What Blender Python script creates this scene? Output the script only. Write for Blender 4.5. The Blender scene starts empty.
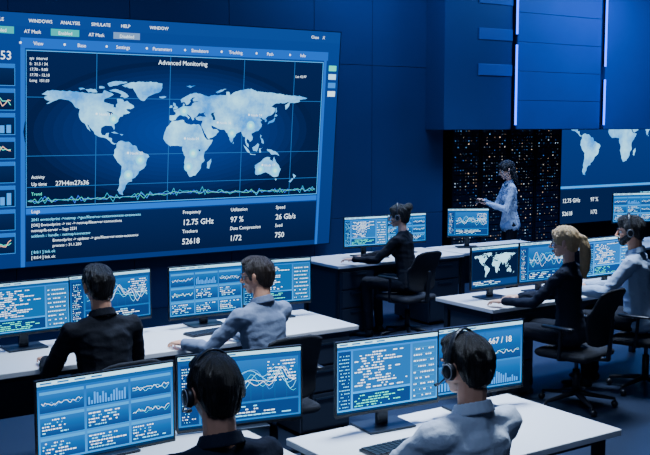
import bpy,bmesh,math,random
from mathutils import Vector,Matrix,noise
V=Vector; rad=math.radians
random.seed(7)
bm=bmesh.new(); bmesh.ops.create_icosphere(bm,subdivisions=2,radius=1); ICO=[v.co.copy() for v in bm.verts]; bm.free()
class Acc:
    def __init__(s): s.v=[];s.f=[];s.M=Matrix()
def hull(acc,*items):
    bm=bmesh.new()
    for it in items:
        c=V(it[0]); r=it[1]; M=it[2] if len(it)>2 else None
        rr=(r,r,r) if isinstance(r,(int,float)) else r
        for u in ICO:
            p=V((u.x*rr[0],u.y*rr[1],u.z*rr[2]))
            if M is not None: p=M@p
            bm.verts.new(acc.M@(p+c))
    bmesh.ops.convex_hull(bm,input=bm.verts[:])
    idx={};base=len(acc.v)
    for fc in bm.faces:
        l=[]
        for v in fc.verts:
            if v not in idx:
                idx[v]=base+len(idx); acc.v.append(v.co.copy())
            l.append(idx[v])
        acc.f.append(l)
    bm.free()
def link(ob,parent=None):
    bpy.context.scene.collection.objects.link(ob)
    if parent: ob.parent=parent
    return ob
def empty(name,loc,yaw=0,s=1):
    e=link(bpy.data.objects.new(name,None)); e.location=loc; e.rotation_euler=(0,0,yaw); e.scale=(s,s,s); e.empty_display_size=.1; return e
def raw(acc,name,mat,parent=None):
    me=bpy.data.meshes.new(name); me.from_pydata([tuple(v) for v in acc.v],[],acc.f); me.materials.append(mat)
    for p in me.polygons: p.use_smooth=True
    return link(bpy.data.objects.new(name,me),parent)
def fuse(acc,name,mat,voxel=.01,smooth=3,parent=None,disp=None):
    me=bpy.data.meshes.new(name); me.from_pydata(acc.v,[],acc.f)
    ob=link(bpy.data.objects.new('tmp',me))
    m=ob.modifiers.new('r','REMESH'); m.mode='VOXEL'; m.voxel_size=voxel; m.use_smooth_shade=True
    s=ob.modifiers.new('s','SMOOTH'); s.iterations=smooth; s.factor=.5
    dg=bpy.context.evaluated_depsgraph_get(); me2=bpy.data.meshes.new_from_object(ob.evaluated_get(dg))
    bpy.data.objects.remove(ob)
    if disp:
        ns=[v.normal.copy() for v in me2.vertices]
        for v,n in zip(me2.vertices,ns): v.co+=n*disp(v.co)
    me2.materials.clear(); me2.materials.append(mat)
    for p in me2.polygons: p.use_smooth=True; p.material_index=0
    me2.name=name
    return link(bpy.data.objects.new(name,me2),parent)
class MB:
    def __init__(s): s.v=[];s.f=[];s.mi=[];s.mats=[];s.sm=[]
    def m(s,mat):
        if mat not in s.mats: s.mats.append(mat)
        return s.mats.index(mat)
    def addbm(s,bm,mat,smooth=False):
        b=len(s.v); bm.verts.index_update(); k=s.m(mat)
        s.v+=[tuple(v.co) for v in bm.verts]
        for f in bm.faces: s.f.append([b+v.index for v in f.verts]); s.mi.append(k); s.sm.append(smooth)
        bm.free()
    def box(s,x0,x1,y0,y1,z0,z1,mat,bev=0,M=None):
        bm=bmesh.new(); bmesh.ops.create_cube(bm,size=1)
        for v in bm.verts: v.co=V(((x0+x1)/2+v.co.x*(x1-x0),(y0+y1)/2+v.co.y*(y1-y0),(z0+z1)/2+v.co.z*(z1-z0)))
        if bev: bmesh.ops.bevel(bm,geom=bm.edges[:],offset=bev,segments=2,affect='EDGES',profile=.5)
        if M: bm.transform(M)
        s.addbm(bm,mat)
    def cyl(s,p,q,r,mat,r2=None,n=20):
        p=V(p);q=V(q); bm=bmesh.new(); d=q-p
        bmesh.ops.create_cone(bm,cap_ends=True,segments=n,radius1=r,radius2=r if r2 is None else r2,depth=d.length)
        bm.transform(Matrix.Translation((p+q)/2)@d.to_track_quat('Z','Y').to_matrix().to_4x4()); s.addbm(bm,mat,True)
    def obj(s,name,parent=None):
        me=bpy.data.meshes.new(name); me.from_pydata(s.v,[],s.f)
        for m in s.mats: me.materials.append(m)
        for p,k,sm in zip(me.polygons,s.mi,s.sm): p.material_index=k; p.use_smooth=sm
        return link(bpy.data.objects.new(name,me),parent)
def mat(name,col,rough=.6,metal=0,bump=None,var=None,spec=None,coat=0):
    m=bpy.data.materials.new(name); m.use_nodes=True; nt=m.node_tree; b=nt.nodes['Principled BSDF']
    b.inputs['Base Color'].default_value=(*col,1); b.inputs['Roughness'].default_value=rough; b.inputs['Metallic'].default_value=metal
    if spec is not None: b.inputs['Specular IOR Level'].default_value=spec
    if coat: b.inputs['Coat Weight'].default_value=coat
    tc=nt.nodes.new('ShaderNodeTexCoord')
    if var:
        n=nt.nodes.new('ShaderNodeTexNoise'); n.inputs['Scale'].default_value=var[0]; n.inputs['Detail'].default_value=4; nt.links.new(tc.outputs['Object'],n.inputs['Vector'])
        r=nt.nodes.new('ShaderNodeMix'); r.data_type='RGBA'; k=var[1]
        r.inputs[6].default_value=(*[c*(1-k) for c in col],1); r.inputs[7].default_value=(*[min(1,c*(1+k)) for c in col],1)
        nt.links.new(n.outputs[0],r.inputs[0]); nt.links.new(r.outputs[2],b.inputs['Base Color'])
    if bump:
        n=nt.nodes.new('ShaderNodeTexNoise'); n.inputs['Scale'].default_value=bump[0]; mp=nt.nodes.new('ShaderNodeMapping'); mp.inputs['Scale'].default_value=bump[2] if len(bump)>2 else (1,1,1)
        nt.links.new(tc.outputs['Object'],mp.inputs[0]); nt.links.new(mp.outputs[0],n.inputs['Vector'])
        bp=nt.nodes.new('ShaderNodeBump'); bp.inputs['Strength'].default_value=bump[1]; bp.inputs['Distance'].default_value=.01
        nt.links.new(n.outputs[0],bp.inputs['Height']); nt.links.new(bp.outputs[0],b.inputs['Normal'])
    return m
def emis(name,strength,col=None,sampling='NONE',landcols=None):
    m=bpy.data.materials.new(name); m.use_nodes=True; nt=m.node_tree; nt.nodes.clear()
    o=nt.nodes.new('ShaderNodeOutputMaterial'); e=nt.nodes.new('ShaderNodeEmission'); e.inputs[1].default_value=strength
    if landcols:
        tc=nt.nodes.new('ShaderNodeTexCoord'); n=nt.nodes.new('ShaderNodeTexNoise'); n.inputs['Scale'].default_value=2.2; n.inputs['Detail'].default_value=6; n.inputs['Roughness'].default_value=.65
        r=nt.nodes.new('ShaderNodeValToRGB'); r.color_ramp.elements[0].position=.38; r.color_ramp.elements[1].position=.64
        r.color_ramp.elements[0].color=(*landcols[0],1); r.color_ramp.elements[1].color=(*landcols[1],1)
        nt.links.new(tc.outputs['Object'],n.inputs['Vector']); nt.links.new(n.outputs[0],r.inputs[0]); nt.links.new(r.outputs[0],e.inputs[0])
    elif col: e.inputs[0].default_value=(*col,1)
    else:
        a=nt.nodes.new('ShaderNodeAttribute'); a.attribute_name='Col'; nt.links.new(a.outputs['Color'],e.inputs[0])
    nt.links.new(e.outputs[0],o.inputs[0]); m.cycles.emission_sampling=sampling
    return m
def C(r,g,b):
    return tuple(((c/255)/12.92 if c<11 else ((c/255+.055)/1.055)**2.4) for c in (r,g,b))
# ---------------- materials
SKIN=mat('skin',(.72,.35,.21),.5,var=(30,.12)); SKINF=mat('skin_fair',(.80,.44,.30),.5,var=(30,.1))
HAIRD=mat('hair_dark',(.010,.007,.006),.42,bump=(70,1,(8,8,1))); HAIRB=mat('hair_blonde',(.62,.40,.18),.45,bump=(60,.8,(6,6,1)),var=(40,.3)); HAIRBR=mat('hair_brown',(.026,.014,.009),.42,bump=(70,1,(8,8,1)))
LIP=mat('lips',(.38,.15,.13),.4); EYE=mat('eye_white',(.7,.7,.7),.2)
BLK=mat('black_plastic',(.010,.011,.015),.4); BLKM=mat('black_mesh_fabric',(.007,.008,.013),.8,bump=(300,.4)); GREY=mat('grey_metal',(.06,.09,.14),.35,.8); SILV=mat('light_plastic',(.3,.32,.36),.4)
fab=(45,.35)
SH_DK=mat('fabric_black',(.008,.009,.014),.85,bump=fab,spec=.25); SH_NV=mat('fabric_navy',(.010,.014,.028),.85,bump=fab,spec=.25); SH_LB=mat('fabric_light_blue',(.38,.47,.60),.8,bump=fab); SH_WH=mat('fabric_white',(.62,.68,.76),.8,bump=fab); SH_GB=mat('fabric_grey_blue',(.16,.20,.29),.8,bump=fab)
PANT=mat('trouser_fabric',(.008,.010,.017),.85,bump=fab,spec=.25)
DESK=mat('desk_white_laminate',(.84,.84,.83),.3,var=(3,.04)); DESKF=mat('desk_frame',(.02,.027,.04),.4,.3); DRAW=mat('drawer_dark_grey',(.035,.046,.072),.45); DRAWF=mat('drawer_front',(.022,.03,.05),.4)
WALL=mat('wall_blue_paint',(.03,.065,.16),.55,var=(1.3,.2)); WALLP=mat('wall_panel_blue',(.030,.064,.16),.45,var=(.8,.25)); WALLD=mat('wall_dark',(.012,.025,.06),.6); WALLB=mat('bulkhead_panel_blue',(.075,.15,.36),.4,var=(1.,.2))  # bulkhead's own blue, lightened further in place of spill from the LED strips
FLOOR=mat('floor_dark_carpet_tile',(.018,.028,.055),.4,var=(6,.15),bump=(120,.2)); CEIL=mat('ceiling_dark',(.01,.015,.03),.8)
UIS=emis('screen_graphics',2.6); UIB=emis('screen_backlight',2.6,sampling='AUTO')
WUIS=emis('wall_screen_graphics',2.2); WUIB=emis('wall_screen_backlight',2.2,sampling='AUTO')
LAND_M=emis('map_land_graphics',2.2,landcols=(C(35,125,205),C(140,215,247)))
LED=emis('blue_led',7,C(12,75,255),'AUTO')
# ---------------- people
def ik(S,Wp,l1,l2,pole):
    d=Wp-S; L=d.length
    if L>l1+l2-.004: Wp=S+d/L*(l1+l2-.004); d=Wp-S; L=d.length
    a=(l1*l1-l2*l2+L*L)/(2*L); h=math.sqrt(max(l1*l1-a*a,0)); dn=d/L
    pn=(pole-dn*pole.dot(dn)).normalized()
    return S+dn*a+pn*h, Wp
def hand_mesh(root,name,M,side,curl,vx,skin):
    a=Acc(); a.M=M; t=-side
    X=lambda x,y,z: V((x*t,y,z))
    hull(a,(X(0,-.03,0),(.024,.02,.019)),(X(0,.01,0),(.026,.02,.016)))
    hull(a,(X(0,.005,0),(.026,.02,.016)),(X(.029,.078,0),.0125),(X(-.031,.072,-.002),.0115))
    hull(a,(X(.014,.02,-.006),.016),(X(.028,.05,-.008),.013))
    for bx,by,L,r in ((.031,.084,.072,.0092),(.010,.088,.08,.0095),(-.011,.086,.074,.009),(-.031,.078,.058,.008)):
        p=X(bx,by,0); ang=0; q0=(p,r)
        for k,(fr,cm) in enumerate(((.45,1),(.3,1.3),(.25,1))):
            ang+=curl*cm
            q=q0[0]+V((bx*t*1.5*fr*L,math.cos(ang)*fr*L,-math.sin(ang)*fr*L))
            r2=r*(1-.1*(k+1)); hull(a,(q0[0],q0[1]),(q,r2)); q0=(q,r2)
    hull(a,(X(.020,.018,-.006),.0135),(X(.047,.048,-.014),.0105)); hull(a,(X(.047,.048,-.014),.0105),(X(.054,.078,-.02-curl*.02),.0085))
    return fuse(a,name,skin,vx,2,root)
def person(name,loc,yaw,s=1.,fem=False,stand=False,seat=.475,lean=.08,hR=(.17,.42,.80),hL=(-.17,.42,.80),hyaw=0,hpitch=.1,shirt=None,pants=None,skin=None,hair=None,style='short',headset=False,curl=.3,collar=True,fine=1,polR=(.6,-.3,-1),polL=(-.6,-.3,-1),beard=False,glasses=False,knee=.42):
    shirt=shirt or SH_DK; pants=pants or PANT; skin=skin or SKIN; hair=hair or HAIRD
    root=empty(name,loc,yaw,s)
    zp=.93 if stand else seat+.10
    P=V((0,0,zp)); U=V((0,math.sin(lean),math.cos(lean))); R=V((1,0,0))
    F=V((0,math.cos(lean),-math.sin(lean)))
    RM=Matrix((R,F,U)).transposed()
    k=.88 if fem else 1
    sw=.168 if fem else .195
    T=lambda r,u,fw=0: P+R*r+U*u+F*fw
    a=Acc()
    if fem: E=[(-.03,(.182,.132,.09),0),(.17,(.130,.094,.09),0),(.30,(.14,.10,.09),.005),(.41,(.15,.10,.08),.0)]
    else: E=[(-.03,(.186,.137,.09),0),(.17,(.160,.115,.10),.0),(.31,(.172,.120,.10),.0),(.42,(.182,.118,.08),-.005)]
    for e0,e1 in zip(E,E[1:]): hull(a,(T(0,e0[0],e0[2]),e0[1],RM),(T(0,e1[0],e1[2]),e1[1],RM))
    if fem:
        for sx in (-1,1): hull(a,(T(sx*.065,.33,.075),(.055,.045,.05),RM),(T(sx*.06,.40,.04),(.05,.04,.05),RM))
    S={1:T(sw-.01,.465,.0),-1:T(-sw+.01,.465,.0)}
    sr=.052 if fem else .064
    for sx in (-1,1):
        hull(a,(T(0,.42,-.005),(.12*k,.10*k,.07),RM),(S[sx],sr))
        hull(a,(T(0,.53,-.015),(.055*k,.055*k,.03),RM),(S[sx]+V((0,-.005,.0)),sr*.82),(T(0,.42,-.01),(.1*k,.09*k,.06),RM))
    wr={}
    for sx,h,pol in ((1,hR,polR),(-1,hL,polL)):
        El,Wt=ik(S[sx],V(h),.29,.255,V(pol))
        er=.043 if fem else .05; wrr=.031 if fem else .036
        hull(a,(S[sx],sr),(S[sx].lerp(El,.45),er*1.1)); hull(a,(S[sx].lerp(El,.45),er*1.1),(El,er))
        hull(a,(El,er),(El.lerp(Wt,.3),er*1.0)); hull(a,(El.lerp(Wt,.3),er),(Wt,wrr))
        wr[sx]=(El,Wt,wrr)
    def sd(p):
        q=V((p.x*7+p.z*3,p.y*7,p.z*11))+V(loc)
        return noise.noise(p*9+V(loc))*.007+noise.noise(V((p.x*16,p.y*16,p.z*34)))*.004+.016*(.16-min(abs(noise.noise(q)),.32))
    fuse(a,'shirt',shirt,.009/fine,2,root,sd)
    a=Acc()
    hull(a,(T(0,-.01),(.165,.118,.10),RM),(T(0,.02),(.155,.11,.08),RM))
    for sx in (-1,1):
        hp=P+V((sx*.09,0,-.01))
        if stand: kn=V((sx*.10,.02,.50)); an=V((sx*.105,-.02,.10))
        else: kn=V((sx*.13,knee,zp+.0)); an=V((sx*.13,knee-.03,.10))
        hull(a,(hp,.090*k**.5),(kn,.062)); hull(a,(kn,.062),(kn.lerp(an,.35),.058)); hull(a,(kn.lerp(an,.35),.058),(an,.044))
    fuse(a,'trousers',pants,.013/fine,4,root,lambda p:noise.noise(p*10)*.007)
    a=Acc()
    for sx in (-1,1):
        an=V((sx*(.105 if stand else .13),-.02 if stand else knee-.02,.05))
        hull(a,(an+V((0,-.02,-.01)),(.036,.045,.035)),(an+V((0,.0,.03)),.036)); hull(a,(an+V((0,-.02,-.019)),(.036,.045,.03)),(an+V((0,.15,-.027)),(.04,.05,.022)))
    fuse(a,'shoes',BLK,.009,2,root)
    for sx in (1,-1):
        El,Wt,wrr=wr[sx]; d=(Wt-El).normalized(); d2=V((d.x*.8,d.y,d.z*.35)).normalized() if not stand else d
        up=V((0,0,1)); xx=d2.cross(up).normalized(); zz=xx.cross(d2)
        M=Matrix((xx,d2,zz)).transposed().to_4x4(); M.translation=Wt+d*.02
        if fem: M=M@Matrix.Scale(.9,4)
        hand_mesh(root,'hand_r' if sx>0 else 'hand_l',M,sx,curl,.0036,skin)
    HC=P+U*(.53 if fem else .54)+V((0,.035+.03*lean,.163))
    HR=Matrix.Rotation(hyaw,3,'Z')@Matrix.Rotation(-hpitch,3,'X')
    HM=HR.to_4x4()@Matrix.Scale(1.02 if fem else 1.04,4); HM.translation=HC
    a=Acc()
    nr=.046 if fem else .058
    hull(a,(T(0,.47,-.01),(nr*1.3,nr*1.2,.03)),(T(0,.54,-.005),nr)); hull(a,(T(0,.54,-.005),nr),(HM@V((0,-.028,-.05)),nr))
    a.M=HM
    hull(a,((0,-.016,.028),(.073,.089,.085)))
    hull(a,((0,.02,.03),(.064,.058,.05)),((0,.03,-.035),(.058,.05,.04)),((0,-.01,-.02),(.066,.06,.05)))
    hull(a,((0,.03,-.035),(.057,.05,.04)),((0,.052,-.088),(.026,.026,.018)),((0,.0,-.06),(.05,.04,.03)))
    hull(a,((0,.084,.012),.007),((0,.108,-.028),.0095)); hull(a,((-.012,.092,-.033),.0075),((.012,.092,-.033),.0075),((0,.108,-.029),.0085))
    hull(a,((-.03,.078,.02),(.016,.009,.006)),((.03,.078,.02),(.016,.009,.006)))
    hull(a,((0,.078,-.06),(.026,.012,.014)))
    for sx in (-1,1):
        hull(a,((sx*.078,-.010,.010),(.007,.016,.018)),((sx*.074,-.002,-.028),(.006,.009,.01)))
        hull(a,((sx*.04,.062,-.022),(.02,.018,.016)))
    fuse(a,'head',skin,.0042,3,root)
    a=Acc(); a.M=HM
    hull(a,((0,.089,-.0555),(.021,.008,.0045))); hull(a,((0,.088,-.0645),(.018,.009,.005)))
    raw(a,'lips',LIP,root)
    a=Acc(); a.M=HM
    for sx in (-1,1): hull(a,((sx*.031,.068,.002),.0135))
    raw(a,'eyes',EYE,root)
    a=Acc(); a.M=HM
    for sx in (-1,1):
        hull(a,((sx*.031,.0785,.002),(.0055,.004,.0055)))
        hull(a,((sx*.018,.088,.022),(.004,.004,.003)),((sx*.034,.089,.027),(.004,.004,.003))); hull(a,((sx*.034,.089,.027),(.004,.004,.003)),((sx*.048,.078,.022),(.003,.003,.002)))
    raw(a,'eyebrows_and_irises',HAIRD,root)
    a=Acc(); a.M=HM
    hull(a,((0,-.010,.060),(.080,.096,.068)),((0,-.042,.030),(.081,.082,.080)))
    hull(a,((0,-.042,.030),(.080,.081,.078)),((0,-.045,.0),(.074,.075,.05)),((0,-.058,-.045),(.058,.042,.034)))
    for sx in (-1,1): hull(a,((sx*.069,.01,.04),(.012,.035,.03)),((sx*.072,.012,-.005),(.005,.01,.014)))
    if style=='short': hull(a,((0,.055,.088),(.056,.032,.026)),((0,.02,.098),(.062,.052,.030)))
    else:
        for sx in (-1,1): hull(a,((sx*.03,.062,.078),(.03,.02,.025)),((sx*.066,.03,.02),(.014,.03,.03)))
    if beard:
        hull(a,((0,.06,-.085),(.03,.026,.02)),((0,.035,-.06),(.055,.045,.018))); 
        for sx in (-1,1): hull(a,((sx*.062,.02,-.04),(.008,.025,.025)),((sx*.035,.06,-.07),(.02,.02,.02)))
        hull(a,((-.022,.09,-.045),(.006,.005,.004)),((.022,.09,-.045),(.006,.005,.004)))
    if style=='pony':
        pts=[(0,-.10,.03,.034),(0,-.135,.01,.036),(0,-.15,-.05,.040),(0,-.145,-.13,.040),(0,-.135,-.21,.032),(0,-.13,-.27,.012)]
        for p,q in zip(pts,pts[1:]): hull(a,(p[:3],p[3]),(q[:3],q[3]))
    if style=='bun': hull(a,((0,-.11,.085),(.048,.043,.045))); hull(a,((0,-.08,.06),.04),((0,-.11,.075),.03))
    if style=='long':
        for sx in (-1,0,1): hull(a,((sx*.045,-.05,.0),(.04,.05,.05)),((sx*.06,-.06,-.12),(.035,.035,.05))); hull(a,((sx*.06,-.06,-.12),(.035,.035,.05)),((sx*.055,-.065,-.2),(.025,.02,.02)))
    hm_i=HM.inverted()
    def hd(p):
        q=hm_i@p; ang=math.atan2(q.x,-q.y-.02); ring=q.z+.3*q.y
        return .0025+noise.noise(V((ang*9,ring*18,1)))*.0045+noise.noise(V((ang*22,ring*30,4)))*.002+noise.noise(p*25)*.0015
    fuse(a,'hair',hair,.0036 if fine>1 else .0045,2,root,hd)
    if glasses:
        a=Acc(); a.M=HM
        for sx in (-1,1):
            for i in range(12):
                t0=2*math.pi*i/12;t1=2*math.pi*(i+1)/12
                hull(a,((sx*.033+math.cos(t0)*.022,.096,.002+math.sin(t0)*.017),.002),((sx*.033+math.cos(t1)*.022,.096,.002+math.sin(t1)*.017),.002))
            hull(a,((sx*.055,.096,.006),.002),((sx*.082,-.0,.012),.002))
        hull(a,((-.011,.096,.005),.002),((.011,.096,.005),.002)); raw(a,'glasses',BLK,root)
    if headset:
        a=Acc(); a.M=HM; n=18
        for i in range(n):
            p=lambda t:(math.cos(t)*.092,.0,.0+math.sin(t)*.139)
            hull(a,(p(math.pi*i/n),(.004,.011,.005)),(p(math.pi*(i+1)/n),(.004,.011,.005)))
        for sx in (-1,1): hull(a,((sx*.086,.0,-.006),(.010,.030,.036)),((sx*.097,.0,-.006),(.008,.027,.032)))
        hull(a,((-.1,.0,-.02),.004),((-.088,.06,-.06),.003)); hull(a,((-.088,.06,-.06),.003),((-.05,.108,-.072),.003)); hull(a,((-.05,.108,-.072),.007),((-.038,.112,-.072),.007))
        raw(a,'headset',BLK,root)
        a=Acc(); a.M=HM
        for sx in (-1,1):
            for i in range(16):
                p=lambda t:(sx*.104,.0+math.cos(t)*.022,-.006+math.sin(t)*.027)
                hull(a,(p(math.pi*i/8),.0022),(p(math.pi*(i+1)/8),.0022))
        raw(a,'headset_ring',SILV,root)
    if collar:
        a=Acc(); n=18; cb=T(0,.535,-.008)
        for i in range(n):
            t0=2*math.pi*i/n; t1=2*math.pi*(i+1)/n
            if abs((i+.5)/n-.25)<.04: continue
            q=lambda t,z,rr: cb+RM@V((math.cos(t)*rr,math.sin(t)*rr,z-.018*math.sin(t)))
            hull(a,(q(t0,.034,nr+.009),.004),(q(t1,.034,nr+.009),.004),(q(t0,-.005,nr+.024),.005),(q(t1,-.005,nr+.024),.005))
        fuse(a,'collar',shirt,.005,2,root)
    return root
# ---------------- UI
_tc={}
def textmesh(s):
    if s not in _tc:
        cu=bpy.data.curves.new('t','FONT'); cu.body=s; cu.size=1; cu.resolution_u=2
        ob=link(bpy.data.objects.new('t',cu)); dg=bpy.context.evaluated_depsgraph_get()
        me=bpy.data.meshes.new_from_object(ob.evaluated_get(dg))
        _tc[s]=([(v.co.x,v.co.y) for v in me.vertices],[tuple(p.vertices) for p in me.polygons])
        bpy.data.objects.remove(ob); bpy.data.curves.remove(cu); bpy.data.meshes.remove(me)
    return _tc[s]
class UI:
    def __init__(s,step=.0006): s.v=[];s.f=[];s.c=[];s.step=step; s.bv=[];s.bf=[];s.bc=[]
    def _add(s,pts,faces,cols,lv):
        b=len(s.v); s.v+=[(x,-lv*s.step,z) for x,z in pts]; s.f+=[[b+i for i in f] for f in faces]
        s.c+=cols if isinstance(cols,list) else [cols]*len(pts)
    def bg(s,x0,z0,x1,z1,c0,c1=None):
        c1=c1 or c0; b=len(s.bv); s.bv+=[(x0,0,z0),(x1,0,z0),(x1,0,z1),(x0,0,z1)]; s.bf.append([b,b+1,b+2,b+3]); s.bc+=[c0,c0,c1,c1]
    def rect(s,x0,z0,x1,z1,c0,c1=None,lv=1):
        c1=c1 or c0; s._add([(x0,z0),(x1,z0),(x1,z1),(x0,z1)],[(0,1,2,3)],[c0,c0,c1,c1],lv)
    def frame(s,x0,z0,x1,z1,t,c,lv=2):
        s.rect(x0,z0,x1,z0+t,c,lv=lv);s.rect(x0,z1-t,x1,z1,c,lv=lv);s.rect(x0,z0,x0+t,z1,c,lv=lv);s.rect(x1-t,z0,x1,z1,c,lv=lv)
    def line(s,pts,t,c,lv=2):
        for (x0,z0),(x1,z1) in zip(pts,pts[1:]):
            dx,dz=x1-x0,z1-z0; L=math.hypot(dx,dz) or 1; nx,nz=-dz/L*t/2,dx/L*t/2
            s._add([(x0+nx,z0+nz),(x0-nx,z0-nz),(x1-nx,z1-nz),(x1+nx,z1+nz)],[(0,1,2,3)],c,lv)
    def poly(s,pts,c,lv=2): s._add(pts,[tuple(range(len(pts)))],c,lv)
    def disc(s,x,z,r,c,lv=3,n=14): s.poly([(x+r*math.cos(6.2832*i/n),z+r*math.sin(6.2832*i/n)) for i in range(n)],c,lv)
    def text(s,t,x,z,size,c,lv=4,al='l'):
        vs,fs=textmesh(t); w=max(v[0] for v in vs)*size
        ox=x-(w if al=='r' else w/2 if al=='c' else 0)
        s._add([(ox+a*size,z+b*size) for a,b in vs],fs,c,lv)
    def build(s,parent,loc,mg,mb,rot=(0,0,0)):
        out=[]
        for nm,v,f,c,m,dy in (('screen_backlight',s.bv,s.bf,s.bc,mb,0),('screen_graphics',s.v,s.f,s.c,mg,0)):
            if not v: continue
            me=bpy.data.meshes.new(nm); me.from_pydata(v,[],f); at=me.color_attributes.new('Col','FLOAT_COLOR','POINT')
            at.data.foreach_set('color',[k for q in c for k in (*q,1)]); me.materials.append(m)
            o=link(bpy.data.objects.new(nm,me),parent); o.location=loc; o.rotation_euler=rot; out.append(o)
        return out
CY=C(110,210,250); WH=C(220,240,255); TL=C(40,180,205); DB=C(4,16,42); MB_=C(14,60,120); LB=C(45,130,210); GR=C(70,215,190)
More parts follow.
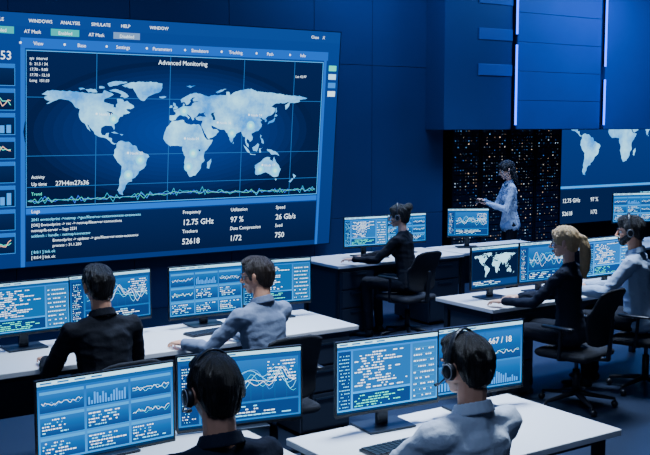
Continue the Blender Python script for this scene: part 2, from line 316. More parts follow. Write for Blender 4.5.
LAND=[[(-168,66),(-162,70),(-156,71),(-141,70),(-128,70),(-115,68),(-108,68),(-96,68),(-94,72),(-85,69),(-82,67),(-87,64),(-94,61),(-94,58),(-88,56.5),(-82,55),(-82,52),(-79,51.5),(-79,55),(-77,57),(-78,62),(-73,62),(-70,61),(-69,58.5),(-65,60),(-62,57),(-57,54.5),(-56,52),(-60,50),(-66,50),(-65,48),(-61,46),(-66,44),(-70,43.5),(-70,41.5),(-74,40.5),(-76,37),(-76,35),(-81,31.5),(-80,27),(-81,25),(-82.5,28),(-84,30),(-89,30),(-94,29.5),(-97,27.5),(-97.5,22),(-96,19),(-92,18.5),(-90.5,21),(-87,21.5),(-88,16),(-83.5,15),(-83.5,11),(-81,9),(-77.5,8.5),(-80,7.3),(-83,8.3),(-86,11.5),(-88,13),(-94,16),(-100,17),(-105,20),(-106,23),(-109,26),(-112.5,31),(-114.5,31.5),(-112,27.5),(-110,23),(-112,25),(-115,29),(-117,32.5),(-120.5,34.5),(-124,40),(-124,47),(-123,49),(-128,51),(-131,55),(-135,58.5),(-140,60),(-146,61),(-151,59.5),(-154,58.5),(-158,56.5),(-163,55),(-158,58.5),(-162,59),(-165,61),(-165,63),(-161,64.5)],
[(-72,78),(-60,82),(-35,83.5),(-20,81.5),(-20,76),(-22,72),(-25,70),(-32,68),(-38,65.5),(-43,60),(-48,61),(-52,65),(-54,69),(-58,75),(-68,76)],
[(-80,73.5),(-72,71.5),(-65,67.5),(-63,65),(-68,63),(-74,64.5),(-72,67),(-80,70),(-88,72)],[(-117,72.5),(-105,73),(-102,69.5),(-113,69)],[(-90,80),(-80,83),(-65,82),(-77,78),(-88,76.5)],[(-125,74),(-119,74),(-117,72.8),(-123,71.5)],[(-100,76.5),(-94,76),(-93,74.5),(-100,74)],
[(-24,65.5),(-16,66.3),(-14,65),(-19,63.4),(-23,64)],
[(-77.5,8.5),(-75,11),(-72,12),(-67,10.5),(-62,10.5),(-57,6),(-52,5),(-50,0),(-44,-2.5),(-37,-5),(-35,-8),(-38.5,-13),(-39,-18),(-42,-22.5),(-48,-26),(-49,-29),(-53,-33.5),(-57,-35),(-57,-38),(-62,-39),(-65,-42.5),(-66,-47),(-69,-51),(-68,-54.5),(-73,-53),(-75.5,-48),(-73,-42),(-73.5,-36),(-71.5,-30),(-70.5,-19),(-76,-14),(-81,-6),(-80,-2.5),(-80,1),(-77.5,4)],
[(-6,35.5),(0,36),(10,37),(11,34),(15,32),(20,31),(24,32),(32,31),(34.5,27.5),(37,21),(39.5,15.5),(43,12),(51,12),(49,7),(45,2),(40,-3),(39,-8),(40.5,-14),(35.5,-20),(35.5,-24),(32.5,-28),(28,-33),(20,-34.7),(17.5,-31),(14.5,-22.5),(12,-16),(13.5,-9),(9,-1),(9.5,4),(5,4.5),(-1,5),(-7.5,4.5),(-13,8.5),(-17,14),(-16,20),(-13,27.5),(-9.5,31)],
[(49.5,-12),(50,-16),(47,-25),(44,-24),(44,-17)],
[(-9,43),(-1.5,43.5),(-1,46),(-4.5,48.5),(2,51),(8,54),(8.5,57.5),(10.5,57),(10,54.5),(14,54),(20,55),(21,57.5),(24,59.3),(30,60),(22,60.5),(21.5,63),(25,65.5),(21,65),(17.5,62),(18.5,60),(16,57),(13,55.5),(11,59),(6,58.5),(5,62),(12,66.5),(18,69.5),(26,71),(40,67.5),(40,65),(35,64.5),(44,66.5),(46,68),(54,68.5),(60,69),(68,68.5),(68,73),(72,73),(74,68.5),(80,73),(88,75.5),(104,77.7),(113,74),(128,73),(140,72.5),(160,70),(170,70),(180,69),(190,66.5),(178,64.5),(179,62.5),(170,60),(163,60),(162,56),(157,51),(156,57),(162,61.5),(155,59.5),(143,59.5),(135,55),(141,53),(140,48),(135,43.5),(130.5,42.5),(127.5,39.5),(129.5,36),(126.5,34.5),(126,37.5),(121.5,39),(122,40.5),(118,39),(122,37),(119.5,35),(122,31),(121,28),(116.5,23),(110,21),(106.5,19.5),(109,15),(108.5,11.5),(105,8.7),(104.5,10.5),(101,13),(99.5,10.5),(103,5.5),(103.5,1.5),(101,3.5),(98.5,8),(98,15),(94.5,16),(91.5,22.5),(87,21),(82,16.5),(80,13.5),(80,10.5),(77.5,8),(75,12),(73,20),(70,21),(67,25),(61.5,25),(57,26.5),(50,30),(48,30),(51,25),(56,25.5),(59.5,22.5),(55,17.5),(45,12.8),(42.5,15.5),(39,21),(35,28),(34,31.5),(36,36.5),(30.5,36.5),(27,37.5),(26,40),(33,42),(41,41.5),(37,45),(39.5,47),(35,46),(33,45.5),(30.5,46),(28,42.5),(26,40.5),(23.5,40),(24,38),(22,36.5),(19.5,41),(14,45),(13,44.5),(18,40.2),(16,38),(15.5,40),(10.5,43),(8.5,44.2),(3.5,43),(0,40),(-1,37.5),(-5.5,36),(-9,37)],
[(-5,50),(1,51.2),(1.5,52.8),(-1.5,55),(-2,57.5),(-5,58.5),(-5,55),(-3,54),(-4.5,52)],[(-10,52),(-6,52.2),(-6,55),(-8.5,55)],
[(130.5,31.5),(135,33.7),(140,35.2),(141.5,39),(141,41.2),(139.5,38.5),(136.5,37),(132,35.3)],[(140,42),(143,42),(145,43.5),(142,45.5)],[(142,46),(144,49),(143,54),(142,53)],
[(95.5,5.5),(104,-2),(106,-6),(102,-4.5),(98,1)],[(105.5,-6.5),(114,-7.5),(114,-8.7),(106,-7.5)],[(109,1.5),(113,3.5),(117,7),(119,5),(117.5,0),(116,-4),(110.5,-3)],[(119.5,0),(125,1.5),(121,-1),(122.5,-5),(120,-5.5)],[(131,-1),(138,-2),(144,-4),(147.5,-6.5),(150.5,-10.5),(144,-8),(138,-8.3),(135,-4.5),(132,-3.5)],[(120.5,18.5),(122,17),(121,14),(124,12.5),(126,8),(125.5,6),(122.5,7.5),(122,11),(120,15)],
[(114,-22),(122,-18),(126,-14),(130,-12),(132.5,-11.5),(136.5,-12),(136,-15),(140.5,-17.5),(142.5,-11),(146,-18.5),(150.5,-23),(153.5,-28),(150,-37.5),(144,-38.5),(139,-36),(136,-34),(131,-31.5),(124,-33.5),(118,-35),(115,-34)],[(145,-41),(148,-41),(147,-43.5)],[(173,-35),(178,-38),(175,-41.5)],[(172.5,-40.8),(174,-42),(170,-46.5),(167,-45.5)],
[(-84.5,22),(-80,23),(-75,20.5),(-78,20.5)],[(-74,19.8),(-69,19.5),(-71,18)],[(80,9.5),(81.5,7.5),(80,6.2)],[(55,71),(68,76.5),(60,75.5),(53,72)],[(12,79),(25,80),(18,77)]]
def worldmap(ui,x0,z0,x1,z1,col,lv=2,var=True):
    fx=lambda lo:x0+(lo+168)/358*(x1-x0); fz=lambda la:z0+(la+56)/139*(z1-z0)
    for P in LAND:
        pts=[]
        for (a,b),(c,d) in zip(P,P[1:]+P[:1]):
            pts.append((a,b)); L=math.hypot(c-a,d-b)
            if L>4 and var:
                n=int(L/2.5)
                for i in range(1,n):
                    t=i/n; pts.append((a+(c-a)*t+random.uniform(-.6,.6),b+(d-b)*t+random.uniform(-.6,.6)))
        ui.poly([(fx(a),fz(b)) for a,b in pts],col,lv)
def caspian(ui,x0,z0,x1,z1,lv):
    fx=lambda lo:x0+(lo+168)/358*(x1-x0); fz=lambda la:z0+(la+56)/139*(z1-z0)
    for P in ([(50,37),(54,37),(53,41),(51,45),(53,47),(48,46),(47,44),(50,40)],[(-88,47),(-84,46.5),(-82,43.5),(-86,42),(-87,45),(-91,47)],[(31,0),(34,0),(34,-2.5),(32,-2.5)]):
        ui.poly([(fx(a),fz(b)) for a,b in P],C(8,40,85),lv)
def dashes(ui,x0,x1,z,h,c,maxw=.5,lv=3,dens=.7):
    x=x0
    while x<x1:
        w=random.uniform(.02,.11)*(x1-x0)
        if x+w>x1: break
        if random.random()<dens: ui.rect(x,z,x+w,z+h,c,lv=lv)
        x+=w+h*.8
def chart(ui,x0,z0,x1,z1,kind,c):
    w=x1-x0;h=z1-z0
    if kind=='line':
        for cc in (c,WH):
            ph=random.random()*9; ui.line([(x0+w*i/24,z0+h*(.5+.38*noise.noise(V((i*.45+ph,ph,0))))) for i in range(25)],.0018,cc,3)
    elif kind=='bars':
        n=14
        for i in range(n): ui.rect(x0+w*i/n,z0,x0+w*(i+.6)/n,z0+h*random.uniform(.2,.8),c,lv=3)
    elif kind=='text':
        n=max(3,int(h/.013))
        for i in range(n): dashes(ui,x0,x0+w*random.uniform(.5,1),z0+h*(i+.3)/n,h/n*.38,WH if i%3 else CY)
    elif kind=='nums':
        for i in range(2):
            ui.text(str(random.randint(100,999)),x0+w*(.02+.5*i),z0+h*.35,h*.5,WH)
            dashes(ui,x0+w*.5*i,x0+w*(.4+.5*i),z0+h*.1,h*.1,CY)
def screen_ui(kind,w,h,br=1.):
    u=UI(.0005)
    K=lambda *c: tuple(x*br for x in C(*c))
    if kind in('dash','gauge'): u.bg(0,0,w,h,K(24,112,178),K(10,66,132))
    elif kind=='code': u.bg(0,0,w,h,K(30,135,205),K(14,90,165))
    elif kind=='map': u.bg(0,0,w,h,K(6,40,75),K(4,30,65))
    else: u.bg(0,0,w,h,K(14,92,155),K(6,48,108))
    u.rect(0,h*.95,w,h,K(150,205,230)); u.rect(0,h*.905,w,h*.945,K(12,60,110)); u.rect(0,0,w,h*.035,K(6,30,60))
    for i in range(4): u.rect(w*(.02+i*.12),h*.965,w*(.1+i*.12),h*.985,K(20,80,130),lv=2)
    dark=K(6,44,94); dk2=K(14,82,145)
    if kind=='code':
        u.rect(w*.01,h*.06,w*.13,h*.88,dark)
        for i in range(16): dashes(u,w*.02,w*.12,h*(.09+i*.048),h*.014,CY)
        u.rect(w*.15,h*.3,w*.72,h*.88,K(12,76,132)); 
        for i in range(14): ind=random.choice((0,.03,.06,.09)); dashes(u,w*(.165+ind),w*random.uniform(.4,.7),h*(.33+i*.038),h*.016,WH)
        u.rect(w*.15,h*.06,w*.72,h*.27,dark)
        for i in range(5): dashes(u,w*.165,w*random.uniform(.4,.7),h*(.08+i*.036),h*.015,GR)
        u.rect(w*.74,h*.06,w*.99,h*.88,K(16,86,142))
        for i in range(9): dashes(u,w*.755,w*.97,h*(.1+i*.085),h*.018,WH); u.rect(w*.755,h*(.13+i*.085),w*.97,h*(.135+i*.085),K(40,120,170),lv=2)
    elif kind=='dash':
        top=['line','bars','line']; mid=['text','text','line']; lo=['text','text','text']; n=0
        random.shuffle(mid)
        for j,row in enumerate((lo,mid,top)):
            for i in range(3):
                x0=w*(.015+.328*i);x1=x0+w*.31;z0=h*(.06+.28*j);z1=z0+h*.255
                u.rect(x0,z0,x1,z1,dark,dk2); u.rect(x0,z1-h*.035,x1,z1,K(30,120,180),lv=2)
                chart(u,x0+.008,z0+.006,x1-.008,z1-h*.05,row[i],[CY,TL,LB,GR][n%4] if row[i]!='bars' else LB); n+=1
    elif kind=='graph':
        u.rect(w*.02,h*.06,w*.16,h*.88,dark); chart(u,w*.03,h*.08,w*.15,h*.85,'text',CY)
        u.rect(w*.18,h*.30,w*.98,h*.88,dark,dk2)
        for i in range(8): u.rect(w*(.18+.1*i),h*.3,w*(.18+.1*i)+.0008,h*.88,K(20,90,130),lv=2)
        for k in range(6):
            p=random.random()*20; u.line([(w*(.2+.76*i/30),h*(.58+.3*noise.noise(V((i*.22+p,p,1))))) for i in range(31)],.002,[WH,CY,TL,LB,WH,CY][k],3)
        for k in range(7): dashes(u,w*.72,w*.96,h*(.55+k*.045),h*.014,WH,lv=4)
        u.rect(w*.18,h*.06,w*.98,h*.27,dark); chart(u,w*.2,h*.08,w*.96,h*.25,'text',CY)
    elif kind=='gauge':
        u.rect(w*.02,h*.45,w*.55,h*.88,dark,dk2); cx,cz,r=w*.2,h*.62,h*.16
        for a0 in range(0,270,6): a1=rad(a0-40);a2=rad(a0-36); u.line([(cx+r*math.cos(a1),cz+r*math.sin(a1)),(cx+r*math.cos(a2),cz+r*math.sin(a2))],.008,CY if a0<180 else TL,3)
        u.text('667',cx,cz-.012,.04,WH,al='c'); u.text('18/45',w*.36,h*.7,.035,WH); chart(u,w*.36,h*.48,w*.54,h*.66,'text',WH)
        u.rect(w*.57,h*.45,w*.98,h*.88,dark,dk2); u.text('667 / 18',w*.60,h*.70,.045,WH); chart(u,w*.59,h*.47,w*.96,h*.66,'line',TL)
        u.rect(w*.02,h*.06,w*.55,h*.42,dark,dk2); chart(u,w*.04,h*.08,w*.53,h*.38,'bars',LB)
        u.rect(w*.57,h*.06,w*.98,h*.42,dark,dk2); chart(u,w*.59,h*.08,w*.96,h*.34,'bars',LB)
    elif kind=='map':
        u.rect(w*.01,h*.2,w*.99,h*.89,DB); worldmap(u,w*.05,h*.25,w*.95,h*.85,C(150,210,235),2,False)
        u.rect(w*.01,h*.05,w*.99,h*.18,dark); chart(u,w*.03,h*.06,w*.7,h*.17,'text',CY)
    return u
# ---------------- furniture
def monitor(x,y,ztop,w,h,yaw,kind,desk=.762,br=1.,by=None):
    r=empty('computer_monitor',(x,y,desk),yaw)
    zt=ztop-desk; zb=zt-h; b=.008
    m=MB(); m.box(-w/2-b,w/2+b,.0015,.022,zb-b*1.6,zt+b,BLK,.004); m.box(-w*.36,w*.36,.02,.05,zb+h*.12,zt-h*.15,BLK,.01)
    m.box(-w/2-b,w/2+b,-.003,.003,zb-b*1.8,zb-.001,BLK); m.box(-w/2-b,w/2+b,-.003,.003,zt+.001,zt+b,BLK); m.box(-w/2-b,-w/2-.001,-.003,.003,zb,zt,BLK); m.box(w/2+.001,w/2+b,-.003,.003,zb,zt,BLK)
    m.obj('bezel',r)
    m=MB(); m.box(-.03,.03,.045,.075,.01,zb+h*.5,DESKF,.006); m.box(-.13,.13,-.05,.14,.001,.012,DESKF,.005); m.cyl((0,.05,zb+h*.4),(0,.075,zb+h*.4),.045,DESKF)
    m.obj('stand',r)
    screen_ui(kind,w,h,br).build(r,(-w/2,.0,zb),UIS,UIB)
    return r
def desk(x0,x1,y0,y1,peds=(),zt=.762,legs=(True,True),modesty=True):
    r=empty('office_desk',((x0+x1)/2,(y0+y1)/2,0)); ox,oy=r.location.x,r.location.y
    X0,X1,Y0,Y1=x0-ox,x1-ox,y0-oy,y1-oy
    m=MB(); m.box(X0,X1,Y0,Y1,zt-.032,zt,DESK,.004); m.obj('tabletop',r)
    m=MB()
    if modesty: m.box(X0+.05,X1-.05,Y1-.10,Y1-.08,.30,zt-.033,DRAW)
    for i,xx in enumerate((X0+.04,X1-.09)):
        if legs[i]:
            m.box(xx,xx+.05,Y0+.06,Y0+.11,0,zt-.033,DESKF,.004); m.box(xx,xx+.05,Y1-.11,Y1-.06,0,zt-.033,DESKF,.004); m.box(xx+.005,xx+.045,Y0+.1,Y1-.1,zt-.09,zt-.035,DESKF)
    m.box(X0+.08,X1-.08,Y0+.07,Y0+.1,zt-.075,zt-.034,DESKF)
    m.obj('frame',r)
    for px in peds:
        a=px-ox; m=MB(); m.box(a,a+.42,Y0+.04,Y1-.12,.03,zt-.034,DRAW,.004)
        zz=.05
        for hh in (.26,.19,.19):
            m.box(a+.008,a+.412,Y0+.02,Y0+.042,zz,zz+hh-.012,DRAWF,.004); m.box(a+.11,a+.31,Y0+.004,Y0+.02,zz+hh-.05,zz+hh-.035,GREY,.003); zz+=hh+.005
        for dx in (.05,.37):
            for dy in (Y0+.1,Y1-.18): m.cyl((a+dx-.012,dy,.02),(a+dx+.012,dy,.02),.02,BLK)
        m.obj('drawer_pedestal',r)
    return r
def chair(x,y,yaw,top=.98):
    r=empty('office_chair',(x,y,0),yaw)
    a=Acc(); hull(a,*[((sx*.19,sy*.18+.02,.435),(.055,.055,.036)) for sx in (-1,1) for sy in (-1,1)]); raw(a,'seat',BLKM,r)
    a=Acc(); cols=9
    def bp(i,t):
        xx=-.2+.4*i/(cols-1); wv=1-.12*abs(t-.45)*2
        return V((xx*wv,-.235+.9*xx*xx-.03*t-.07*t*t+.03*math.sin(t*3.1),.53+t*(top-.55)-(abs(xx)/.2)**4*.03*(1 if t>.5 else -1)))
    for i in range(cols-1):
        for j in range(6):
            hull(a,(bp(i,j/6),.014),(bp(i+1,j/6),.014),(bp(i,(j+1)/6),.014),(bp(i+1,(j+1)/6),.014))
    fuse(a,'backrest',BLKM,.010,2,r)
    a=Acc(); hull(a,((0,-.12,.40),(.03,.03,.015)),((0,-.27,.42),(.03,.015,.02))); hull(a,((0,-.27,.42),(.03,.015,.02)),((0,-.30,.72),(.025,.012,.02)))
    for sx in (-1,1):
        hull(a,((sx*.17,0,.40),.014),((sx*.27,0,.42),.014)); hull(a,((sx*.27,0,.42),.014),((sx*.28,-.02,.65),.014)); hull(a,((sx*.28,-.10,.665),(.03,.03,.013)),((sx*.28,.12,.665),(.026,.03,.013)))
    raw(a,'arms_and_spine',BLK,r)
    m=MB(); m.cyl((0,0,.1),(0,0,.30),.028,BLK); m.cyl((0,0,.28),(0,0,.41),.016,GREY); m.box(-.1,.1,-.09,.11,.385,.41,BLK,.006); m.obj('gas_lift',r)
    a=Acc()
    for i in range(5):
        t=2*math.pi*i/5+.3; c,s=math.cos(t),math.sin(t)
        hull(a,((c*.03,s*.03,.11),(.028,.028,.022)),((c*.29,s*.29,.075),(.016,.016,.012)))
        hull(a,((c*.30-s*.012,s*.30+c*.012,.03),(.028,.028,.029)),((c*.30-s*.018,s*.30+c*.018,.03),(.026,.026,.027)))
        hull(a,((c*.30,s*.30,.055),(.012,.012,.02)))
    raw(a,'star_base',BLK,r)
    return r
def keyboard(x,y,yaw,z=.763):
    m=MB(); m.box(-.22,.22,-.065,.065,0,.012,BLK,.004)
    for j in range(5):
        for i in range(15): m.box(-.212+i*.0283,-.188+i*.0283,-.058+j*.0235,-.038+j*.0235,.012,.018,DESKF)
    o=m.obj('computer_keyboard'); o.location=(x,y,z); o.rotation_euler=(0,0,yaw)
def mouse(x,y,z=.763):
    a=Acc(); hull(a,((0,-.025,.012),(.03,.03,.014)),((0,.03,.008),(.026,.025,.010)),((0,0,.022),(.018,.03,.012))); 
    for i,v in enumerate(a.v): v.z=max(v.z,0)
    o=raw(a,'computer_mouse',BLK); o.location=(x,y,z)
# ---------------- room
def roombox(name,x0,x1,y0,y1,z0,z1,mt,bev=0):
    m=MB(); m.box(x0,x1,y0,y1,z0,z1,mt,bev); return m.obj(name)
roombox('floor',-4,18,-4,12.4,-.1,0,FLOOR)
roombox('ceiling',-4,18,-4,12.4,4.8,4.9,CEIL)
roombox('wall_left',-4.1,-4,-4,12.4,0,4.8,WALL)
roombox('wall_right',18,18.1,-4,12.4,0,4.8,WALL)
roombox('wall_front',-4,18,-4.1,-4,0,4.8,WALL)
m=MB(); m.box(-4,9.47,11.04,11.2,0,4.8,WALLD); m.box(9.37,9.47,11.04,12.1,0,4.8,WALLD)
xs=[-4,-2.5,-1,.5,1.9,3.3,4.7,6.0,7.25,8.19,9.47]; zs=[0,.95,3.0,3.95,4.8]
for a,b in zip(xs,xs[1:]):
    for c,d in zip(zs,zs[1:]): m.box(a+.003,b-.003,11.0,11.05,c+.003,d-.003,WALLP,.003)
m.obj('wall_back')
roombox('wall_recess',9.3,18,12.1,12.2,0,4.8,WALLD)
m=MB(); 
m.box(9.13,10.41,10.6,11.0,2.13,4.8,WALLP,.01)
m.box(10.49,12.29,10.6,11.0,2.13,4.8,WALLD,.01)
m.box(12.41,18,10.6,11.0,2.13,4.8,WALLB,.01)
m.box(10.41,10.49,10.7,11.0,2.13,4.8,WALLD); m.box(12.29,12.41,10.7,11.0,2.13,4.8,WALLB)
z=2.14
while z<4.7:
    m.box(10.50,12.28,10.58,10.605,z,z+.414,WALLB,.004); z+=.42
z=2.9
while z<4.6:
    m.box(9.75,10.40,10.585,10.605,z,z+.16,WALLB,.004); z+=.5
m.obj('wall_bulkhead')
for x,z0,z1 in ((10.45,2.2,3.35),(10.45,3.5,4.8),(12.35,2.2,2.9),(12.35,3.1,4.8)):
    m=MB(); m.box(x-.011,x+.011,10.54,10.56,z0,z1,LED); m.box(x-.02,x+.02,10.56,10.598,z0,z1,BLK); m.obj('led_light_strip')
# ---------------- video wall
r=empty('video_wall_screen',(2.235,10.85,.65))
W,Hh=5.4,2.8; rot=(rad(5.5),0,0)
pv=empty('tilted_panel',(0,0,0)); pv.parent=r; pv.rotation_euler=rot; pv.scale=(.953,1,.975)
m=MB(); m.box(-.012,W+.012,.004,.07,-.012,Hh+.012,BLK,.005)
m.box(-.012,0,-.006,.01,-.012,Hh+.012,GREY); m.box(W,W+.012,-.006,.01,-.012,Hh+.012,GREY)
m.box(-.012,W+.012,-.006,.01,-.012,0,GREY); m.box(-.012,W+.012,-.006,.01,Hh,Hh+.012,GREY)
m.obj('display_frame',pv)
m=MB()
for xx in (.8,2.7,4.4):
    m.box(xx-.05,xx+.05,.0,.15,.3,.4,DESKF); m.box(xx-.05,xx+.05,-.05,.15,1.4,1.5,DESKF)
br_=m.obj('mount_brackets',r)
u=UI(.0012)
u.bg(0,0,W,Hh,C(7,36,90),C(9,46,110))
u.rect(0,2.66,W,Hh,C(9,48,112))
for i,t in enumerate(('FILE','WINDOWS','ANALYSIS','SIMULATE','HELP','WINDOW')): u.text(t,.85+i*.36,2.705,.052,WH)
u.text('Close    X',5.15,2.705,.052,WH,al='r')
for i,(t,c) in enumerate((('Enabled',C(30,150,150)),('AT Mask',None),('Enabled',C(30,150,150)),('AT Mask',None),('Disabled',C(90,120,160)))):
    if c: u.rect(.72+i*.37,2.575,1.05+i*.37,2.65,c,lv=2)
    u.text(t,.885+i*.37,2.59,.052,WH,al='c')
u.rect(1.12,2.43,5.22,2.54,C(14,75,165),lv=1)
for i,t in enumerate(('View','Base','Settings','Parameters','Simulators','Tracking','Path','Info')):
    u.text(t,1.32+i*.5,2.465,.055,WH,al='c',lv=3); u.disc(1.12+i*.5,2.485,.013,WH,lv=3)
u.rect(1.12,.0,1.17,2.43,C(16,80,170)); u.rect(5.16,.0,5.2,2.43,C(16,80,170))
u.rect(1.18,.68,5.15,2.41,C(3,16,46),C(4,22,60),lv=1)
for k in range(16):
    s_=1-k*.058; cc=tuple(a+(b-a)*(k/15)**.9 for a,b in zip(C(4,19,53),C(6,44,114)))
    u.poly([(3.1+1.95*s_*math.cos(t*.1309),1.52+.83*s_*math.sin(t*.1309)) for t in range(48)],cc,lv=1.1+k*.05)
u.frame(1.18,.68,5.15,2.41,.008,C(60,150,220),lv=2)
for xx in (1.18,2.0,2.93,3.95,4.7): u.rect(xx,.68,xx+.007,2.41,C(30,90,150),lv=2)
for zz in (1.25,1.9,.9): u.rect(1.18,zz,5.15,zz+.006,C(30,90,150),lv=2)
u.text('Advanced Monitoring',3.1,2.305,.075,WH,al='c')
u.text('Lat 42.97',4.72,2.2,.045,WH)
for i in range(5): u.text(('sys  interval','S:  21.5 / 34','17.70 - 9.00','17.70 - 12.10','Long  151.03')[i],1.22,2.31-i*.06,.043,WH)
u.text('Activity',1.24,1.0,.05,WH); u.text('Up time',1.24,.92,.055,WH); u.text('27H4m27s36',1.52,.915,.075,WH); u.text('Trend',1.24,.81,.05,GR)
MX=(1.36,.76,4.92,2.10)
ul=UI(.0012); worldmap(ul,*MX,C(150,215,242),lv=2.6)
caspian(u,*MX,lv=3)
fx=lambda lo:MX[0]+(lo+168)/358*(MX[2]-MX[0]); fz=lambda la:MX[1]+(la+56)/139*(MX[3]-MX[1])
for (lo,la,t) in ((-100,42,'Node 11'),(15,12,'Node 04'),(60,32,'Node 36'),(105,42,'Node 54'),(-60,-5,'Node 22'),(128,-24,'Node 17')):
    u.text(t,fx(lo),fz(la),.045,WH,lv=6); u.disc(fx(lo)-.03,fz(la)+.02,.014,WH,lv=6)
for k,(lo,la) in enumerate(((18,-22),(24,-5),(78,20),(-47,-12),(-62,-30),(122,-28),(145,-30),(-82,38),(10,48),(105,30))):
    for q,cc in ((.06,C(90,190,235)),(.042,C(100,215,235)),(.024,C(170,240,240))): u.disc(fx(lo),fz(la),q,cc,lv=4+.1/q*.02)
for cc,am,ph in ((C(40,150,180),.07,0),(C(50,100,220),.05,5),(C(70,180,150),.045,9)):
    u.line([(1.2+i*.0395,.75+am*noise.noise(V((i*.9+ph,ph,0)))*1.4+am*.6*math.exp(-((i-50)/14)**2)) for i in range(100)],.006,cc,5)
u.rect(1.18,.60,5.15,.665,C(16,85,180),lv=2); u.text('Logs',1.24,.612,.055,WH)
u.rect(1.18,.06,5.15,.585,C(3,18,50),C(4,25,66),lv=2)
base=['2041 envtoolprint ->netmap ->geo/fileserver-xxxxxxxxxxxx-xxxxxxxxx','[OK] Envtoolprint -> rec -> netmap/fileserver-connections','netmap/fs-server -- logs 2231','ackfetch :: handle :: netmap/connector','Envtoolprint -> updater -> geo/fileserver-xxxx-xxxxxxxx','process :: 31.1.200','[ 8.0.1 ] link ok','[ 8.0.4 ] link ok']
for i,t in enumerate(base): u.text(t,1.24+(.25 if i in (4,5) else 0),.52-i*.062,.046,WH if i%3 else CY)
for i,(a,b,c,d) in enumerate((('Frequency','12.75 GHz','Trackers','52618'),('Utilization','97 %','Data Compression','1/72'),('Speed','26 Gb/s','Seed','750'))):
    x=3.15+i*.68; u.text(a,x,.51,.06,WH);u.text(b,x,.37,.10,WH);u.text(c,x,.27,.06,WH);u.text(d,x,.13,.10,WH)
u.text('Sensor 53',.5,2.30,.13,WH)
for i in range(8):
    z0=2.02-i*.265; u.rect(.1,z0,1.06,z0+.235,C(3,18,50),C(4,28,68),lv=1); u.frame(.1,z0,1.06,z0+.235,.006,C(40,120,200)); u.rect(.1,z0+.19,1.06,z0+.235,C(20,85,170),lv=2)
    if i in (2,5): 
        for k in range(12): u.rect(.16+k*.073,z0+.02,.21+k*.073,z0+.02+random.uniform(.06,.14),LB,lv=3)
    elif i%2: u.line([(.14+k*.03,z0+.1+.09*noise.noise(V((k*.5,i,2)))) for k in range(30)],.008,GR,3); u.line([(.14+k*.03,z0+.1+.09*noise.noise(V((k*.4,i,7)))) for k in range(30)],.008,C(230,180,150),3)
    else:
        for k in range(3): u.text('0.%d3   %d  ok'%(i+k,121+i*7+k),.6,z0+.13-k*.05,.045,WH)
for i,c in enumerate((C(60,200,170),C(150,210,240),C(30,110,190),C(200,230,245))): u.rect(5.24,2.3-i*.11,5.36,2.37-i*.11,c,lv=3)
u.build(pv,(0,0,0),WUIS,WUIB); ul.build(pv,(0,0,0),LAND_M,WUIB)
# ---------------- second display
r=empty('wall_display',(12.72,11.8,.52)); W2,H2=3.3,2.1
m=MB(); m.box(-.02,W2+.02,.004,.1,-.03,H2+.03,BLK,.005); m.box(.5,.7,.1,.30,.8,1.4,DESKF); m.box(2.5,2.7,.1,.30,.8,1.4,DESKF); m.obj('display_frame',r)
u=UI(.0012); u.bg(0,0,W2,H2,C(4,28,76),C(5,38,98))
ul=UI(.0012); worldmap(ul,-.45,.80,W2+.2,2.3,C(120,200,235),lv=2); ul.v=[(min(max(x,.01),W2),y,min(z,H2)) for x,y,z in ul.v]
u.rect(0,.60,W2,.64,C(40,130,210)); u.rect(0,0,W2,.58,C(3,20,54))
for i in range(6): u.text(('12.75 GHz','52618','97 %','1/72','26 Gb/s','750')[i],.1+(i//2)*.7,.36-(i%2)*.22,.1,WH)
for i in range(5): dashes(u,2.0,3.2,.45-i*.09,.025,CY)
u.build(r,(0,0,0),WUIS,WUIB); ul.build(r,(0,0,0),LAND_M,WUIB)
# ---------------- server racks
for k in range(4):
    x0=9.92+k*.585; r=empty('server_rack',(x0,11.32,0))
    m=MB(); m.box(0,.57,.02,.72,0,2.3,BLK,.006); m.box(0,.02,-.01,.02,.05,2.28,DESKF); m.box(.55,.57,-.01,.02,.05,2.28,DESKF); m.box(0,.57,-.01,.02,2.26,2.3,DESKF); m.box(0,.57,-.01,.02,0,.06,DESKF)
    for q in range(22): m.box(.03,.54,.0,.02,.08+q*.098,.165+q*.098,DRAWF,.003)
    m.obj('cabinet',r)
    u=UI(.001)
    for j in range(44):
        for i in range(9):
            if random.random()<.5:
                c=random.choice((C(230,225,210),C(255,215,180),C(120,190,255),C(60,120,220),C(200,230,255),C(90,160,240))); q=random.uniform(.03,1)**2*.85; x=.06+i*.053; z=.1+j*.049
                sz=random.choice((.004,.005,.008)); u.rect(x-sz,z-sz*.8,x+sz,z+sz*.8,tuple(v*q for v in c))
    u.build(r,(0,-.003,0),WUIS,WUIB)
# ---------------- desks / monitors / people
desk(2.36,3.76,3.05,3.82)
desk(.72,2.28,3.46,4.22)
desk(.3,2.22,5.76,6.52,peds=(.4,)); desk(2.24,4.18,5.76,6.52,peds=(3.70,))
desk(5.78,7.50,8.33,9.10,peds=(5.84,7.02)); desk(7.54,9.0,8.40,9.05)
desk(5.40,7.9,5.66,6.35,peds=(5.46,))
desk(9.0,11.6,7.6,8.3)
monitor(1.60,4.065,1.13,.63,.355,rad(2),'dash',br=1.1); monitor(2.27,4.08,1.13,.61,.345,rad(-11),'graph',br=1.0)
monitor(2.845,3.68,1.2,.56,.335,rad(-5),'code',br=1.15); monitor(3.40,3.655,1.2,.55,.335,rad(-5),'gauge')
monitor(1.95,6.33,1.2,.58,.33,rad(2),'code',br=.9); monitor(2.55,6.38,1.2,.59,.33,rad(4),'graph',br=.9)
monitor(3.265,6.36,1.2,.57,.36,rad(-2),'dash'); monitor(3.84,6.33,1.2,.54,.33,rad(-8),'code',br=.85)
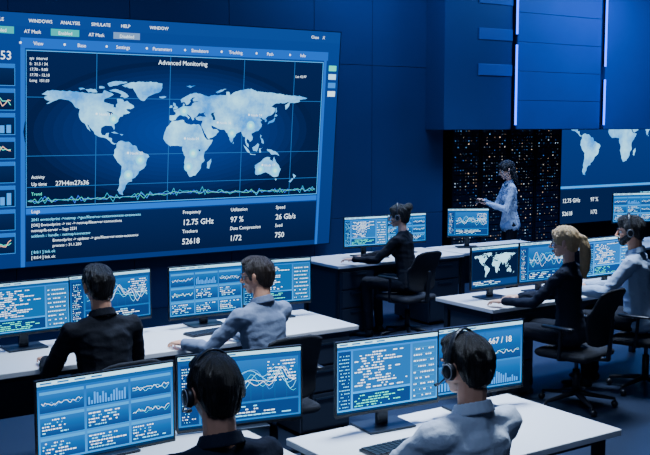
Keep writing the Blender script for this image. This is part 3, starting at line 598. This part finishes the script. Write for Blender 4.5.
monitor(6.46,8.77,1.2,.54,.32,rad(-6),'code',br=1.1); monitor(7.03,8.79,1.2,.54,.32,rad(-4),'dash'); monitor(7.93,8.75,1.22,.48,.32,rad(-30),'graph')
monitor(5.78,6.04,1.2,.52,.34,0,'map'); monitor(6.34,6.03,1.2,.54,.34,rad(-3),'graph'); monitor(7.1,5.95,1.2,.60,.34,0,'code',br=1.4)
monitor(10.08,8.1,1.36,.6,.36,rad(-15),'dash')
keyboard(2.75,3.42,0); mouse(3.1,3.38); keyboard(1.55,3.72,0); mouse(1.9,3.72)
keyboard(2.3,6.12,0); keyboard(3.2,6.12,rad(6)); mouse(3.6,6.05); keyboard(6.4,8.62,0); mouse(6.75,8.6); keyboard(6.75,5.84,0)
person('seated_man',(2.11,5.36,0),rad(3),s=1.0,lean=.12,shirt=SH_DK,hR=(.2,.42,.80),hL=(-.2,.42,.80),hyaw=rad(-3)); chair(2.11,5.34,rad(3),.93)
person('seated_man',(3.16,5.34,0),rad(12),s=.98,lean=.1,shirt=SH_GB,hR=(.12,.44,.82),hL=(-.3,.46,.82),hyaw=rad(28),glasses=True,hair=HAIRBR); chair(3.19,5.31,rad(-4),.95)
person('seated_man',(2.56,2.76,0),rad(0),s=1.0,lean=.06,shirt=SH_WH,hR=(.16,.44,.81),hL=(-.26,.48,.81),hyaw=rad(8),headset=True,fine=1.3); chair(2.62,2.74,rad(-3),.96)
person('seated_man',(1.56,2.93,0),rad(0),s=1.01,lean=.05,shirt=SH_NV,hR=(.17,.50,.80),hL=(-.17,.50,.80),hyaw=rad(-2),headset=True,fine=1.2); chair(1.56,2.90,0,.93)
person('seated_woman',(6.42,7.98,0),rad(28),s=1.0,fem=True,lean=.14,shirt=SH_DK,hR=(.0,.52,.82),hL=(-.25,.50,.82),hyaw=rad(15),style='bun',headset=True,collar=False,skin=SKINF); chair(6.41,7.98,rad(8),.95)
person('seated_woman',(5.88,5.30,0),rad(22),s=1.02,fem=True,lean=.05,shirt=SH_NV,hR=(.1,.45,.80),hL=(-.2,.45,.80),hyaw=rad(12),style='pony',hair=HAIRB,collar=False,skin=SKINF); chair(5.93,5.27,rad(12),.98)
person('seated_man',(6.75,5.32,0),rad(28),s=1.04,lean=.12,shirt=SH_LB,hR=(.1,.45,.80),hL=(-.2,.47,.80),hyaw=rad(12),headset=True,beard=True); chair(6.78,5.28,rad(20),.93)
w=person('standing_woman',(9.17,9.32,0),rad(62),s=1.0,fem=True,stand=True,lean=.05,shirt=SH_LB,hR=(.10,.32,1.22),hL=(-.12,.34,1.20),hyaw=rad(5),hpitch=.3,style='long',skin=SKINF,curl=.5)
m=MB(); m.box(-.13,.13,-.09,.09,-.004,.004,BLK,.003,M=Matrix.Translation((0,.43,1.245))@Matrix.Rotation(.35,4,'X')); m.obj('tablet_computer',w)
# ---------------- lights
def area(name,loc,size,e,col,rot=(0,0,0),spread=180):
    L=bpy.data.lights.new(name,'AREA'); L.energy=e; L.size=size; L.color=col; L.spread=rad(spread); o=link(bpy.data.objects.new(name,L)); o.location=loc; o.rotation_euler=rot; return o
K1=(.60,.75,1); K2=(.08,.28,1)
area('ceiling_light',(3.2,3.9,4.7),.9,95,K1,spread=70); area('ceiling_light',(3.2,6.4,4.7),.9,80,K1,spread=70); area('ceiling_light',(6.9,8.7,4.7),.9,60,K1,spread=70); area('ceiling_light',(6.4,5.9,4.7),.9,78,K1,spread=70)
area('ceiling_light',(5.5,6.8,4.7),1.8,75,K2); area('ceiling_light',(9.4,8.8,4.7),1.2,50,(.45,.62,1),spread=80); area('ceiling_light',(12,9.0,4.7),1.6,170,K2); area('ceiling_light',(8.0,9.6,4.7),1.6,70,K2); area('ceiling_light',(1.5,8.5,4.7),1.6,70,K2); area('ceiling_light',(0,1.0,4.7),1.6,80,(.4,.58,1))
wd=bpy.data.worlds.new('w'); bpy.context.scene.world=wd; wd.use_nodes=True; wd.node_tree.nodes['Background'].inputs[0].default_value=(.01,.04,.14,1); wd.node_tree.nodes['Background'].inputs[1].default_value=.3
c=bpy.data.cameras.new('camera'); c.lens=55.4; c.sensor_width=36; c.clip_start=.05; co=link(bpy.data.objects.new('camera',c)); co.location=(0,0,2.2); co.rotation_euler=(math.pi/2-math.atan(.1025),0,-rad(34)); bpy.context.scene.camera=co
